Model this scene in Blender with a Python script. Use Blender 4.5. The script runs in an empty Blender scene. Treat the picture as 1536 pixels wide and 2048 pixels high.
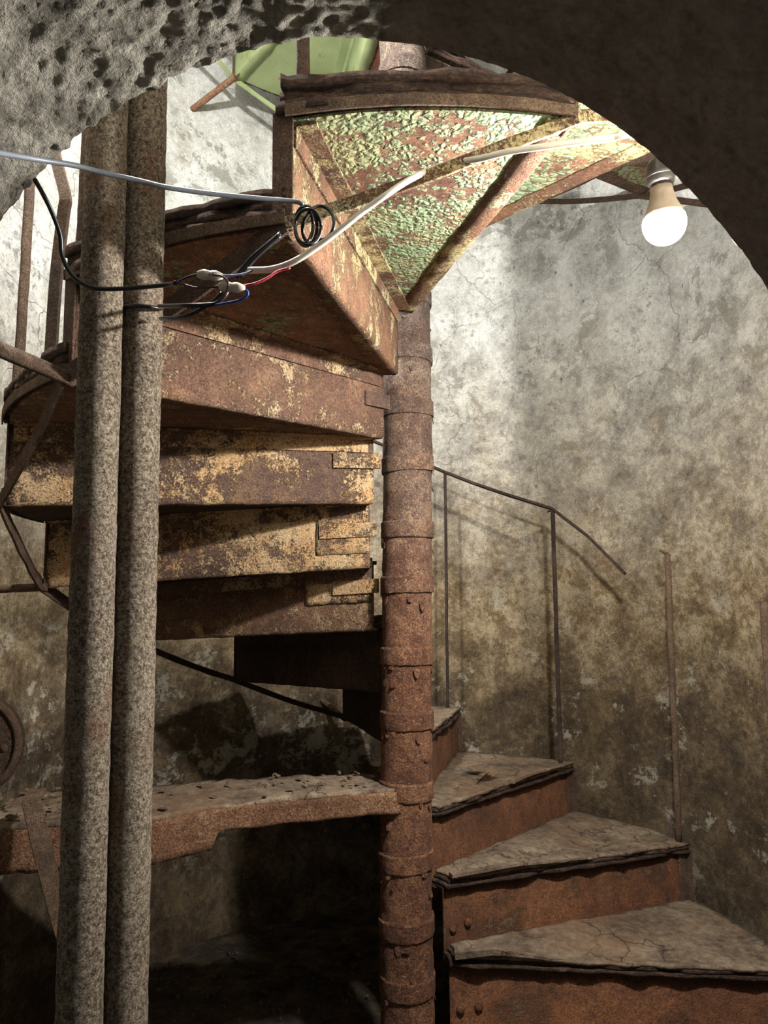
import bpy, math, random
from math import sin, cos, pi, radians, sqrt, atan2
from mathutils import Vector, Matrix, noise as mn

random.seed(7)
SC = bpy.context.scene
COL = SC.collection

# ------------------------------------------------------------------ camera
F_PX, PITCH, ROLL = 1454.95, 0.11361, -0.01044
R0 = Vector((1, 0, 0)); U0 = Vector((0, -sin(PITCH), cos(PITCH))); FW = Vector((0, cos(PITCH), sin(PITCH)))
RT = R0 * cos(ROLL) + U0 * sin(ROLL); UP = U0 * cos(ROLL) - R0 * sin(ROLL)
cam_d = bpy.data.cameras.new('camera')
cam_d.sensor_fit = 'VERTICAL'; cam_d.sensor_height = 36.0
cam_d.lens = 36.0 * F_PX / 2048.0
cam_d.clip_start = 0.02; cam_d.clip_end = 100
cam = bpy.data.objects.new('camera', cam_d); COL.objects.link(cam)
m3 = Matrix((RT, UP, -FW)).transposed()
cam.matrix_world = m3.to_4x4()
SC.camera = cam

# ------------------------------------------------------------------ world, light levels, exposure
w = bpy.data.worlds.new('world'); SC.world = w; w.use_nodes = True
w.node_tree.nodes['Background'].inputs[0].default_value = (0.75, 0.85, 1.0, 1)
w.node_tree.nodes['Background'].inputs[1].default_value = 0.05
BULB_EMIT = 300.0          # the white bulb in view
BULB_EMIT_UPPER = 520.0    # its twin higher up the shaft
SC.view_settings.view_transform = 'Standard'
SC.view_settings.look = 'None'
SC.view_settings.gamma = 1.0
SC.view_settings.use_curve_mapping = False
SC.view_settings.exposure = 2.85
SC.cycles.max_bounces = 5
SC.cycles.diffuse_bounces = 3
SC.cycles.glossy_bounces = 2
SC.cycles.caustics_reflective = False


# ------------------------------------------------------------------ helpers: objects
def ray(px, py):
    return FW + RT * ((px - 768) / F_PX) - UP * ((py - 1024) / F_PX)


def at(px, py, y):
    """point at depth y that the photograph shows at this pixel (used to read off real sizes)"""
    r = ray(px, py); return r * (y / r.y)


def wloc(o):
    v = Vector((0, 0, 0))
    while o is not None:
        v = v + o.location; o = o.parent
    return v


def tag(o, label=None, cat=None, group=None, kind=None):
    if label: o['label'] = label
    if cat: o['category'] = cat
    if group: o['group'] = group
    if kind: o['kind'] = kind
    return o


def thing(name, loc, label, cat, group=None):
    o = bpy.data.objects.new(name, None); COL.objects.link(o)
    o.location = loc; o.empty_display_size = .1
    return tag(o, label, cat, group)


def smooth(pts, n=6):
    """Catmull-Rom"""
    pts = [Vector(p) for p in pts]; out = []
    P = [pts[0] * 2 - pts[1]] + pts + [pts[-1] * 2 - pts[-2]]
    for i in range(1, len(P) - 2):
        a, b, c, d = P[i - 1:i + 3]
        for q in range(n):
            u = q / n
            out.append(.5 * (2 * b + (c - a) * u + (2 * a - 5 * b + 4 * c - d) * u * u + (3 * b - a - 3 * c + d) * u ** 3))
    out.append(pts[-1]); return out


class MB:
    def __init__(s): s.v = []; s.f = []; s.sm = []

    def add(s, vs, fs, smooth=True):
        b = len(s.v); s.v += [Vector(x) for x in vs]
        s.f += [tuple(i + b for i in f) for f in fs]; s.sm += [smooth] * len(fs)

    def grid(s, P, closed_u=False, closed_v=False, smooth=True, flip=False):
        """P: rows of points"""
        n, m = len(P), len(P[0]); vs = [p for r in P for p in r]; fs = []
        for i in range(n if closed_u else n - 1):
            for j in range(m if closed_v else m - 1):
                a = i * m + j; b = i * m + (j + 1) % m; c = ((i + 1) % n) * m + (j + 1) % m; d = ((i + 1) % n) * m + j
                fs.append((a, d, c, b) if flip else (a, b, c, d))
        s.add(vs, fs, smooth)

    def slab(s, top, bot, smooth=False):
        """closed sheet between two grids of the same size"""
        n, m = len(top), len(top[0])
        vs = [p for r in top for p in r] + [p for r in bot for p in r]; o = n * m; fs = []
        for i in range(n - 1):
            for j in range(m - 1):
                a = i * m + j
                fs.append((a, a + 1, a + m + 1, a + m)); fs.append((o + a, o + a + m, o + a + m + 1, o + a + 1))
        for i in range(n - 1):
            a = i * m; fs.append((a, a + m, o + a + m, o + a))
            a = i * m + m - 1; fs.append((a, o + a, o + a + m, a + m))
        for j in range(m - 1):
            fs.append((j, o + j, o + j + 1, j + 1))
            a = (n - 1) * m + j; fs.append((a, a + 1, o + a + 1, o + a))
        s.add(vs, fs, smooth)

    def sweep(s, rings, caps=True, smooth=True):
        n = len(rings[0]); s.grid(rings, closed_v=True, smooth=smooth)
        if caps:
            b = len(s.v) - len(rings) * n
            s.f.append(tuple(b + i for i in range(n))[::-1]); s.sm.append(False)
            b = len(s.v) - n
            s.f.append(tuple(b + i for i in range(n))); s.sm.append(False)

    def tube(s, pts, r, n=8, flat=None):
        """tube along points; r scalar or list; flat = (width, thickness) for a flat section"""
        pts = [Vector(p) for p in pts]; N = len(pts); rings = []
        up = None
        for i, p in enumerate(pts):
            t = (pts[min(i + 1, N - 1)] - pts[max(i - 1, 0)]).normalized()
            if up is None:
                up = Vector((0, 0, 1)) if abs(t.z) < .9 else Vector((1, 0, 0))
            a = (up - t * up.dot(t)).normalized(); b = t.cross(a); up = a
            rr = r[i] if isinstance(r, (list, tuple)) else r
            if flat:
                hw, ht = flat[0] / 2, flat[1] / 2
                if isinstance(r, (list, tuple)): hw, ht = hw * rr, ht * rr
                rings.append([p + a * x + b * y for x, y in ((hw, ht), (-hw, ht), (-hw, -ht), (hw, -ht))])
            else:
                rings.append([p + a * (rr * cos(2 * pi * k / n)) + b * (rr * sin(2 * pi * k / n)) for k in range(n)])
        s.sweep(rings, smooth=not flat)

    def box(s, c, ex, ey, ez):
        """box from centre and three half-extent vectors"""
        c = Vector(c); ex, ey, ez = Vector(ex), Vector(ey), Vector(ez)
        vs = [c + ex * a + ey * b + ez * d for a in (-1, 1) for b in (-1, 1) for d in (-1, 1)]
        s.add(vs, [(0, 1, 3, 2), (4, 6, 7, 5), (0, 4, 5, 1), (2, 3, 7, 6), (0, 2, 6, 4), (1, 5, 7, 3)], False)

    def bar(s, a, b, wvec, tvec):
        """bar from a to b with half width / half thickness vectors"""
        a, b = Vector(a), Vector(b); s.box((a + b) / 2, (b - a) / 2, wvec, tvec)

    def lathe(s, c, axis, prof, n=24):
        c = Vector(c); axis = Vector(axis).normalized()
        u = axis.orthogonal().normalized(); v = axis.cross(u)
        s.grid([[c + axis * h + u * (r * cos(2 * pi * k / n)) + v * (r * sin(2 * pi * k / n)) for k in range(n)] for r, h in prof], closed_v=True)

    def build(s, name, mat, parent=None, bevel=None, fix=True):
        o0 = wloc(parent) if parent is not None else Vector((0, 0, 0))
        me = bpy.data.meshes.new(name)
        me.from_pydata([tuple(p - o0) for p in s.v], [], s.f); me.validate()
        if len(s.sm) == len(me.polygons): me.polygons.foreach_set('use_smooth', s.sm)
        if fix:
            import bmesh
            bm = bmesh.new(); bm.from_mesh(me); bmesh.ops.recalc_face_normals(bm, faces=bm.faces); bm.to_mesh(me); bm.free()
        me.update()
        ob = bpy.data.objects.new(name, me); COL.objects.link(ob)
        if mat: me.materials.append(mat)
        if parent is not None: ob.parent = parent
        if bevel:
            md = ob.modifiers.new('bevel', 'BEVEL'); md.width = bevel; md.segments = 2; md.limit_method = 'ANGLE'
        return ob

    def thing(s, name, mat, loc, label, cat, group=None, **k):
        """a single-mesh thing with its origin at loc"""
        loc = Vector(loc); s.v = [p - loc for p in s.v]
        ob = s.build(name, mat, None, **k); ob.location = loc
        return tag(ob, label, cat, group)


def fr(p, sc, o=4, seed=0.0):
    q = Vector(p) * sc + Vector((seed, seed * 1.7, -seed))
    return mn.fractal(q, 1.0, 2.0, o)


# ------------------------------------------------------------------ helpers: materials
class NT:
    def __init__(s, name, rough=.9, metal=0.0, spec=.3):
        s.m = bpy.data.materials.new(name); s.m.use_nodes = True
        s.t = s.m.node_tree; s.b = s.t.nodes['Principled BSDF']
        s.b.inputs['Roughness'].default_value = rough; s.b.inputs['Metallic'].default_value = metal
        s.b.inputs['Specular IOR Level'].default_value = spec
        tc = s.n('ShaderNodeTexCoord'); oi = s.n('ShaderNodeObjectInfo')
        mul = s.n('ShaderNodeVectorMath'); mul.operation = 'SCALE'; mul.inputs[0].default_value = (17.3, 31.1, 23.7)
        s.l(oi.outputs['Random'], mul.inputs['Scale'])
        ad = s.n('ShaderNodeVectorMath'); ad.operation = 'ADD'
        s.l(tc.outputs['Object'], ad.inputs[0]); s.l(mul.outputs[0], ad.inputs[1])
        s.co = ad.outputs[0]; s.obj = tc.outputs['Object']

    def n(s, t): return s.t.nodes.new(t)

    def l(s, a, b): s.t.links.new(a, b)

    def put(s, v, sock):
        if hasattr(v, 'is_linked') or hasattr(v, 'links'): s.l(v, sock)
        elif isinstance(v, (tuple, list)): sock.default_value = (*v, 1) if len(v) == 3 and sock.type == 'RGBA' else v
        else: sock.default_value = v

    def noise(s, scale, detail=6, rough=.6, dist=0.0, vec=None):
        x = s.n('ShaderNodeTexNoise'); x.inputs['Scale'].default_value = scale; x.inputs['Detail'].default_value = detail
        x.inputs['Roughness'].default_value = rough; x.inputs['Distortion'].default_value = dist
        s.l(vec or s.co, x.inputs['Vector']); return x.outputs['Fac']

    def stretch(s, sc, vec=None):
        x = s.n('ShaderNodeVectorMath'); x.operation = 'MULTIPLY'; x.inputs[1].default_value = sc
        s.l(vec or s.co, x.inputs[0]); return x.outputs[0]

    def warp(s, scale, amt, vec=None):
        x = s.n('ShaderNodeTexNoise'); x.inputs['Scale'].default_value = scale; x.inputs['Detail'].default_value = 3
        s.l(vec or s.co, x.inputs['Vector'])
        y = s.n('ShaderNodeVectorMath'); y.operation = 'SCALE'; y.inputs['Scale'].default_value = amt
        s.l(x.outputs['Color'], y.inputs[0])
        z = s.n('ShaderNodeVectorMath'); z.operation = 'ADD'; s.l(vec or s.co, z.inputs[0]); s.l(y.outputs[0], z.inputs[1])
        return z.outputs[0]

    def vor(s, scale, feat='F1', vec=None, out='Distance', rand=1.0):
        x = s.n('ShaderNodeTexVoronoi'); x.feature = feat; x.inputs['Scale'].default_value = scale
        x.inputs['Randomness'].default_value = rand
        s.l(vec or s.co, x.inputs['Vector']); return x.outputs[out]

    def ramp(s, fac, stops, interp='LINEAR'):
        x = s.n('ShaderNodeValToRGB'); x.color_ramp.interpolation = interp; e = x.color_ramp.elements
        while len(e) < len(stops): e.new(.5)
        for i, (p, c) in enumerate(stops):
            e[i].position = p
            e[i].color = (c, c, c, 1) if not isinstance(c, (tuple, list)) else (*lin(c), 1)
        s.l(fac, x.inputs[0]); return x.outputs[0]

    def step(s, fac, a, b): return s.ramp(fac, [(a, 0.0), (b, 1.0)])

    def mix(s, fac, a, b, mode='MIX'):
        x = s.n('ShaderNodeMix'); x.data_type = 'RGBA'; x.blend_type = mode
        s.put(fac, x.inputs[0])
        for v, k in ((a, 6), (b, 7)):
            if isinstance(v, (tuple, list)): x.inputs[k].default_value = (*lin(v), 1)
            else: s.l(v, x.inputs[k])
        return x.outputs[2]

    def math(s, op, a, b=0.0, clamp=False):
        x = s.n('ShaderNodeMath'); x.operation = op; x.use_clamp = clamp
        s.put(a, x.inputs[0]); s.put(b, x.inputs[1]); return x.outputs[0]

    def z(s):
        x = s.n('ShaderNodeSeparateXYZ'); s.l(s.obj, x.inputs[0]); return x.outputs[2]

    def done(s, color, height=None, strength=.5, dist=.01, rough=None):
        s.put(color if not isinstance(color, tuple) else (*lin(color), 1), s.b.inputs['Base Color'])
        if height is not None:
            b = s.n('ShaderNodeBump'); b.inputs['Strength'].default_value = strength; b.inputs['Distance'].default_value = dist
            s.l(height, b.inputs['Height']); s.l(b.outputs[0], s.b.inputs['Normal'])
        if rough is not None: s.put(rough, s.b.inputs['Roughness'])
        return s.m


def lin(c):
    """0-255 display colour to linear"""
    o = []
    for v in c:
        v = v / 255.0
        o.append(v / 12.92 if v <= .04045 else ((v + .055) / 1.055) ** 2.4)
    return tuple(o)


def rust(name, dark, mid, light, paint=None, cover=.5, scale=1.0, speck=.35, grain=1.0, streak=0.0, tint=None):
    k = NT(name)
    a = k.noise(4.5 * scale, 9, .7, .4); b = k.noise(34 * scale, 7, .72); c = k.noise(210 * scale, 4, .7)
    mixf = k.math('ADD', k.math('MULTIPLY', a, .42), k.math('ADD', k.math('MULTIPLY', b, .34), k.math('MULTIPLY', c, .24)))
    base = k.ramp(mixf, [(.36, dark), (.49, mid), (.62, light)])
    h = k.math('ADD', k.math('MULTIPLY', b, .8), k.math('MULTIPLY', c, .5 * grain))
    if paint:
        v = k.stretch((1, 1, .35)) if streak else None
        p = k.noise(3.6 * scale, 10, .74, .5, v)
        pp = k.math('ADD', p, k.math('MULTIPLY', k.math('SUBTRACT', b, .5), .5))
        pp = k.math('ADD', pp, k.math('MULTIPLY', k.math('SUBTRACT', c, .5), .38))
        pm = k.step(pp, 1 - cover - .03, 1 - cover + .04)
        pc = k.mix(k.step(k.math('ADD', k.math('MULTIPLY', k.noise(7 * scale, 6, .7), .6), k.math('MULTIPLY', c, .4)), .42, .6), paint[0], paint[1])
        base = k.mix(k.math('MULTIPLY', pm, .92), base, pc)
        h = k.math('ADD', h, k.math('MULTIPLY', pm, .30))
    sp = k.step(k.math('ADD', k.math('MULTIPLY', k.noise(95 * scale, 4, .75), .7), k.math('MULTIPLY', b, .3)), .54, .60)
    base = k.mix(k.math('MULTIPLY', sp, speck * 1.5, True), base, dark)
    sp2 = k.step(k.noise(140 * scale, 3, .75, 0, k.stretch((1.3, .9, 1.1))), .58, .66)
    base = k.mix(k.math('MULTIPLY', sp2, speck * .8), base, light)
    base = k.mix(.9, base, k.ramp(c, [(.3, .55), (.7, 1.3)]), 'MULTIPLY')
    return k.done(base, h, .95, .016)


# ------------------------------------------------------------------ materials
M = {}
M['plate_ochre'] = rust('ochre_rust_plate', (66, 50, 46), (112, 88, 76), (168, 132, 92), ((212, 164, 110), (226, 198, 156)), .515, speck=.45)
M['plate_brown'] = rust('brown_rust_plate', (70, 52, 46), (126, 94, 76), (176, 138, 106), ((190, 154, 108), (214, 188, 152)), .46, speck=.5)
M['plate_orange'] = rust('orange_rust_plate', (72, 50, 40), (126, 90, 68), (172, 130, 96), ((218, 196, 138), (204, 192, 150)), .475, streak=1, speck=.4)
M['riser_red'] = rust('red_brown_riser', (66, 44, 36), (118, 78, 54), (164, 112, 74), ((128, 104, 80), (112, 88, 70)), .40, speck=.4)
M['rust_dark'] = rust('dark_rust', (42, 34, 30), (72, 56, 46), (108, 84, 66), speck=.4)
M['rust_bar'] = rust('rusty_bar', (64, 50, 42), (102, 80, 66), (146, 118, 96), scale=1.4, speck=.5)
M['rail_dark'] = rust('dark_rusty_rail', (46, 37, 34), (74, 60, 54), (116, 96, 82), scale=1.6, speck=.5)
M['tread_edge'] = rust('orange_tread_edge', (76, 52, 42), (136, 98, 72), (196, 156, 120), speck=.5)
M['rust_post'] = rust('rusty_post', (70, 56, 46), (116, 94, 76), (160, 134, 108), scale=1.6, speck=.5)


def column_mat():
    k = NT('rusty_column')
    z = k.z()
    a = k.noise(6, 9, .7, .4); b = k.noise(36, 7, .72); c = k.noise(220, 4, .7)
    f = k.math('ADD', k.math('MULTIPLY', a, .42), k.math('ADD', k.math('MULTIPLY', b, .34), k.math('MULTIPLY', c, .24)))
    lo = k.ramp(f, [(.37, (66, 44, 36)), (.49, (116, 78, 58)), (.61, (168, 122, 88))])
    hi = k.ramp(f, [(.37, (62, 52, 48)), (.49, (96, 83, 75)), (.61, (142, 128, 112))])
    zz = k.math('ADD', z, k.math('MULTIPLY', k.math('SUBTRACT', k.noise(3, 6, .6), .5), 1.2))
    base = k.mix(k.step(k.math('MULTIPLY', zz, .4), .52, .86), lo, hi)
    sp = k.step(k.noise(95, 4, .75), .56, .63)
    base = k.mix(k.math('MULTIPLY', sp, .6), base, (62, 44, 38))
    sp = k.step(k.noise(130, 4, .75, 0, k.stretch((1.2, .8, 1))), .58, .66)
    base = k.mix(k.math('MULTIPLY', sp, .5), base, (208, 172, 134))
    base = k.mix(.9, base, k.ramp(c, [(.3, .55), (.7, 1.3)]), 'MULTIPLY')
    h = k.math('ADD', k.math('MULTIPLY', b, .8), k.math('MULTIPLY', c, .5))
    return k.done(base, h, .95, .016)


M['column'] = column_mat()


def pipe_mat():
    k = NT('grimy_pipe')
    a = k.noise(4, 8, .7); b = k.noise(150, 6, .8); c = k.noise(320, 4, .75)
    f = k.math('ADD', k.math('MULTIPLY', b, .6), k.math('ADD', k.math('MULTIPLY', c, .25), k.math('MULTIPLY', a, .15)))
    base = k.ramp(f, [(.40, (70, 54, 44)), (.48, (142, 124, 103)), (.57, (208, 193, 168))])
    rustm = k.step(k.math('ADD', k.math('MULTIPLY', k.noise(11, 7, .72, .3, k.stretch((1, 1, .5))), .75), k.math('MULTIPLY', b, .35)), .59, .67)
    base = k.mix(k.math('MULTIPLY', rustm, .7), base, (148, 94, 60))
    base = k.mix(k.math('MULTIPLY', k.step(k.noise(120, 4, .75), .57, .63), .65), base, (66, 54, 46))
    base = k.mix(.8, base, k.ramp(c, [(.3, .6), (.7, 1.3)]), 'MULTIPLY')
    h = k.math('ADD', k.math('MULTIPLY', b, .8), k.math('MULTIPLY', c, .5))
    return k.done(base, h, .95, .016)


M['pipe'] = pipe_mat()


def peel_mat(name, cover, fine=1.0):
    """flaking pale green paint over rust"""
    k = NT(name)
    wv = k.warp(40, .03)
    vo = k.n('ShaderNodeTexVoronoi'); vo.inputs['Scale'].default_value = 78 * fine; k.l(wv, vo.inputs['Vector'])
    sx = k.n('ShaderNodeSeparateColor'); k.l(vo.outputs['Color'], sx.inputs[0])
    dist = vo.outputs['Distance']
    big = k.noise(3.8, 9, .72, .5); b = k.noise(34, 7, .72); c = k.noise(200, 4, .7)
    lvl = k.math('ADD', big, k.math('MULTIPLY', k.math('SUBTRACT', sx.outputs[0], .5), .16))
    lvl = k.math('ADD', lvl, k.math('MULTIPLY', k.math('SUBTRACT', b, .5), .30))
    pm = k.step(lvl, 1 - cover - .02, 1 - cover + .02)
    solid = k.step(lvl, 1 - cover + .05, 1 - cover + .12)             # unbroken paint in the middle of a patch
    rim = k.math('SUBTRACT', 1.0, k.step(dist, .50, .66))
    pm = k.math('MULTIPLY', pm, k.math('MAXIMUM', rim, solid))
    g = k.mix(k.step(k.noise(6, 6, .65), .46, .66), (128, 148, 112), (150, 144, 102))
    g = k.mix(k.math('MULTIPLY', sx.outputs[1], .3), g, (158, 168, 136))
    g = k.mix(.7, g, k.ramp(c, [(.3, .75), (.7, 1.15)]), 'MULTIPLY')
    f = k.math('ADD', k.math('MULTIPLY', k.noise(6, 8, .7), .42), k.math('ADD', k.math('MULTIPLY', b, .34), k.math('MULTIPLY', c, .24)))
    r = k.ramp(f, [(.37, (66, 46, 38)), (.49, (116, 82, 64)), (.61, (164, 122, 92))])
    r = k.mix(.9, r, k.ramp(c, [(.3, .6), (.7, 1.25)]), 'MULTIPLY')
    base = k.mix(pm, r, g)
    dome = k.math('MULTIPLY', pm, k.math('SUBTRACT', 1.0, k.math('MULTIPLY', dist, .9)))
    h = k.math('ADD', k.math('MULTIPLY', dome, .9), k.math('ADD', k.math('MULTIPLY', b, .3), k.math('MULTIPLY', c, .12)))
    return k.done(base, h, .8, .008)


M['peel'] = peel_mat('peeling_green_paint', .585)
M['peel_sparse'] = peel_mat('sparse_yellow_green_paint', .44, 1.2)


def green_mat():
    k = NT('green_paint', rough=.7)
    a = k.noise(6, 6, .6); b = k.noise(60, 4)
    base = k.mix(k.step(a, .35, .7), (128, 140, 98), (150, 162, 118))
    base = k.mix(k.math('MULTIPLY', k.step(k.noise(9, 8, .7), .62, .68), .8), base, (120, 84, 58))
    return k.done(base, b, .2, .005)


M['green'] = green_mat()


def wood_mat():
    k = NT('rotten_wood', rough=1)
    f = k.noise(26, 8, .72, 1.2, k.stretch((1, 1, 3.5)))
    g = k.noise(90, 5, .7)
    base = k.ramp(k.math('ADD', k.math('MULTIPLY', f, .65), k.math('MULTIPLY', g, .35)), [(.36, (38, 28, 24)), (.5, (76, 58, 48)), (.6, (112, 88, 70)), (.7, (150, 124, 98))])
    h = k.math('ADD', k.math('MULTIPLY', f, 1.0), k.math('MULTIPLY', g, .5))
    return k.done(base, h, .9, .02)


M['wood'] = wood_mat()


def dust_mat():
    k = NT('dusty_tread', rough=1)
    a = k.noise(6, 8, .62, .5); b = k.noise(45, 6, .65); c = k.noise(200, 3, .6)
    base = k.ramp(k.math('ADD', k.math('MULTIPLY', a, .6), k.math('MULTIPLY', b, .4)), [(.37, (80, 66, 54)), (.5, (124, 108, 90)), (.63, (162, 146, 124))])
    base = k.mix(k.math('MULTIPLY', k.step(k.noise(70, 4, .7), .62, .68), .5), base, (70, 58, 48))
    base = k.mix(k.math('MULTIPLY', k.step(k.noise(3, 6, .65), .48, .62), .55), base, (112, 82, 58))
    base = k.mix(.55, base, k.ramp(c, [(.3, .65), (.7, 1.25)]), 'MULTIPLY')
    cr = k.vor(9, 'DISTANCE_TO_EDGE', k.warp(14, .10))
    cm = k.math('MULTIPLY', k.math('SUBTRACT', 1.0, k.step(cr, .008, .03)), k.step(k.noise(5, 4), .5, .58))
    base = k.mix(k.math('MULTIPLY', cm, .7), base, (62, 50, 42))
    h = k.math('ADD', k.math('MULTIPLY', a, .6), k.math('ADD', k.math('MULTIPLY', b, .5), k.math('MULTIPLY', c, .25)))
    h = k.math('SUBTRACT', h, k.math('MULTIPLY', cm, .3))
    return k.done(base, h, .8, .014)


M['dust'] = dust_mat()


def wall_mat():
    k = NT('blotchy_plaster', rough=1)
    z = k.z()
    a = k.noise(1.5, 8, .65, .3); b = k.noise(6, 10, .74, .3); c = k.noise(38, 7, .75); d = k.noise(170, 4, .7)
    f = k.math('ADD', k.math('MULTIPLY', b, .55), k.math('ADD', k.math('MULTIPLY', c, .28), k.math('MULTIPLY', d, .17)))
    white = k.ramp(f, [(.38, (142, 141, 136)), (.46, (184, 184, 178)), (.56, (216, 217, 211))])
    # plaster lost in patches with crumbly edges
    lost = k.math('MULTIPLY', k.step(k.math('ADD', k.math('MULTIPLY', k.noise(9, 9, .72, .4), .75), k.math('MULTIPLY', c, .25)), .535, .545), k.step(k.noise(2.4, 4, .6), .46, .56))
    grey = k.mix(k.math('MULTIPLY', lost, .75), white, (138, 136, 128))
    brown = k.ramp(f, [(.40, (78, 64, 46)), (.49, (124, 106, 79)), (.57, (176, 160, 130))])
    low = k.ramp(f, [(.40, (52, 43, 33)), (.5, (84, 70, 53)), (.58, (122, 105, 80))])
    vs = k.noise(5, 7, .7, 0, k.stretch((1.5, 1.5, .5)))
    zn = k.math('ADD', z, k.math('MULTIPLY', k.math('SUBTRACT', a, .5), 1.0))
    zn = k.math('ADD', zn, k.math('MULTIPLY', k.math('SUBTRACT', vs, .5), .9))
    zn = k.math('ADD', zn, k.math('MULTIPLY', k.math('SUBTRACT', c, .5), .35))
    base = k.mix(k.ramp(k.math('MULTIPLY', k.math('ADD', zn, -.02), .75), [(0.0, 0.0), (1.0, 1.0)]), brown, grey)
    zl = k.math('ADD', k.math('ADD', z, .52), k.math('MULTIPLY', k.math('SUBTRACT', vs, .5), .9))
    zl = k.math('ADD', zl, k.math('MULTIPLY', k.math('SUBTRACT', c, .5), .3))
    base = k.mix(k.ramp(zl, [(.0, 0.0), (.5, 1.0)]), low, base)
    # dark mould speckle
    mo = k.math('MULTIPLY', k.step(k.noise(3, 6, .6, .4), .48, .64), k.step(k.noise(30, 7, .78), .53, .60))
    base = k.mix(k.math('MULTIPLY', mo, .6), base, (92, 89, 87))
    spot = k.math('MULTIPLY', k.step(k.noise(24, 3, .6, .6, k.stretch((1, 1, .6))), .68, .71), k.step(k.noise(3.3, 3, .6), .46, .56))
    base = k.mix(k.math('MULTIPLY', spot, .7), base, (84, 80, 80))
    mo2 = k.math('MULTIPLY', k.step(k.noise(2.2, 4, .6, .4, k.stretch((1.3, .8, 1))), .54, .66), k.step(k.math('ADD', k.math('MULTIPLY', k.noise(12, 8, .75), .6), k.math('MULTIPLY', c, .4)), .5, .56))
    base = k.mix(k.math('MULTIPLY', mo2, .5), base, (104, 99, 95))
    # brown drips
    dr = k.step(vs, .54, .68)
    base = k.mix(k.math('MULTIPLY', dr, .3), base, (132, 112, 78))
    # white lime flakes, in a band at knee to hip height
    fl = k.step(k.math('ADD', k.math('MULTIPLY', k.noise(8, 9, .8, .2), .7), k.math('MULTIPLY', k.noise(2.2, 3), .3)), .54, .57)
    band = k.ramp(k.math('MULTIPLY', k.math('ADD', z, 1.4), .5), [(.08, 0.0), (.25, 1.0), (.62, 1.0), (.78, .1)])
    fm = k.math('MULTIPLY', fl, band)
    base = k.mix(k.math('MULTIPLY', fm, .7), base, (180, 173, 154))
    # hairline cracks
    cr = k.vor(2.6, 'DISTANCE_TO_EDGE', k.warp(5, .25))
    cm = k.math('MULTIPLY', k.math('SUBTRACT', 1.0, k.step(cr, .002, .006)), k.step(a, .5, .6))
    base = k.mix(k.math('MULTIPLY', cm, .5), base, (84, 76, 66))
    base = k.mix(.5, base, k.ramp(d, [(.3, .7), (.7, 1.2)]), 'MULTIPLY')
    h = k.math('ADD', k.math('MULTIPLY', b, .7), k.math('ADD', k.math('MULTIPLY', c, .45), k.math('MULTIPLY', fm, .2)))
    h = k.math('SUBTRACT', h, k.math('ADD', k.math('MULTIPLY', cm, .3), k.math('MULTIPLY', lost, .12)))
    return k.done(base, h, .6, .016)


M['wall'] = wall_mat()


def concrete_mat():
    k = NT('rough_sprayed_concrete', rough=1)
    a = k.noise(3, 6, .6, .3); b = k.noise(22, 8, .7, .3); c = k.noise(90, 5, .7)
    base = k.ramp(k.math('ADD', k.math('MULTIPLY', a, .4), k.math('MULTIPLY', b, .6)), [(.36, (122, 116, 104)), (.5, (178, 172, 156)), (.62, (214, 208, 192))])
    pit = k.math('SUBTRACT', 1.0, k.step(k.noise(42, 5, .7), .36, .46))
    base = k.mix(k.math('MULTIPLY', pit, .45), base, (66, 62, 56))
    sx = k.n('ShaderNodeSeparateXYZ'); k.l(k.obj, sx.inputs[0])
    painted_shade = k.step(k.math('ADD', sx.outputs[0], k.math('MULTIPLY', k.math('SUBTRACT', b, .5), .05)), -.095, -.05)  # shade on the vault's right half, painted into the concrete colour
    base = k.mix(k.math('MULTIPLY', painted_shade, .7), base, (96, 86, 82))
    base = k.mix(.7, base, k.ramp(c, [(.3, .6), (.7, 1.25)]), 'MULTIPLY')
    h = k.math('ADD', k.math('MULTIPLY', b, 1.0), k.math('MULTIPLY', c, .6))
    h = k.math('MULTIPLY', h, k.math('SUBTRACT', 1.0, k.math('MULTIPLY', painted_shade, .75)))
    return k.done(base, h, 1.0, .028)


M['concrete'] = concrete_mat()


def floor_mat():
    k = NT('dirt_floor', rough=.95)
    b = k.noise(12, 8, .7); c = k.noise(90, 4, .7)
    base = k.ramp(b, [(.35, (40, 34, 28)), (.5, (70, 60, 48)), (.65, (100, 88, 70))])
    return k.done(base, k.math('ADD', b, k.math('MULTIPLY', c, .4)), .8, .02)


M['floor'] = floor_mat()


def plain(name, c, rough=.5, spec=.4, bump=0):
    k = NT(name, rough=rough, spec=spec)
    n = k.noise(80, 3)
    return k.done(k.mix(k.math('MULTIPLY', k.step(k.noise(30, 5, .7), .4, .7), .35), c, tuple(x * .72 for x in c)), n, .15, .002)


M['cable_white'] = plain('white_cable', (216, 210, 194))
M['cable_grey'] = plain('grey_cable', (128, 134, 142), .4)
M['cable_black'] = plain('black_cable', (26, 25, 25), .35)
M['wire_red'] = plain('red_wire', (176, 34, 52))
M['wire_blue'] = plain('blue_wire', (38, 74, 160))
M['wire_navy'] = plain('dark_blue_wire', (40, 46, 84))
M['wire_brown'] = plain('brown_wire', (80, 52, 38))
M['clear'] = plain('milky_connector', (206, 196, 176), .3)
M['bulb_base'] = plain('cream_plastic', (118, 106, 90), .5)
M['socket'] = plain('brown_bakelite', (34, 28, 26), .4)
M['steel'] = rust('dull_iron', (50, 44, 40), (84, 70, 60), (120, 98, 80), scale=2)


def emit(name, strength):
    m = bpy.data.materials.new(name); m.use_nodes = True; t = m.node_tree
    b = t.nodes['Principled BSDF']; b.inputs['Base Color'].default_value = (.9, .9, .9, 1)
    b.inputs['Emission Color'].default_value = (1.0, .98, .955, 1); b.inputs['Emission Strength'].default_value = strength
    return m


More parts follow.
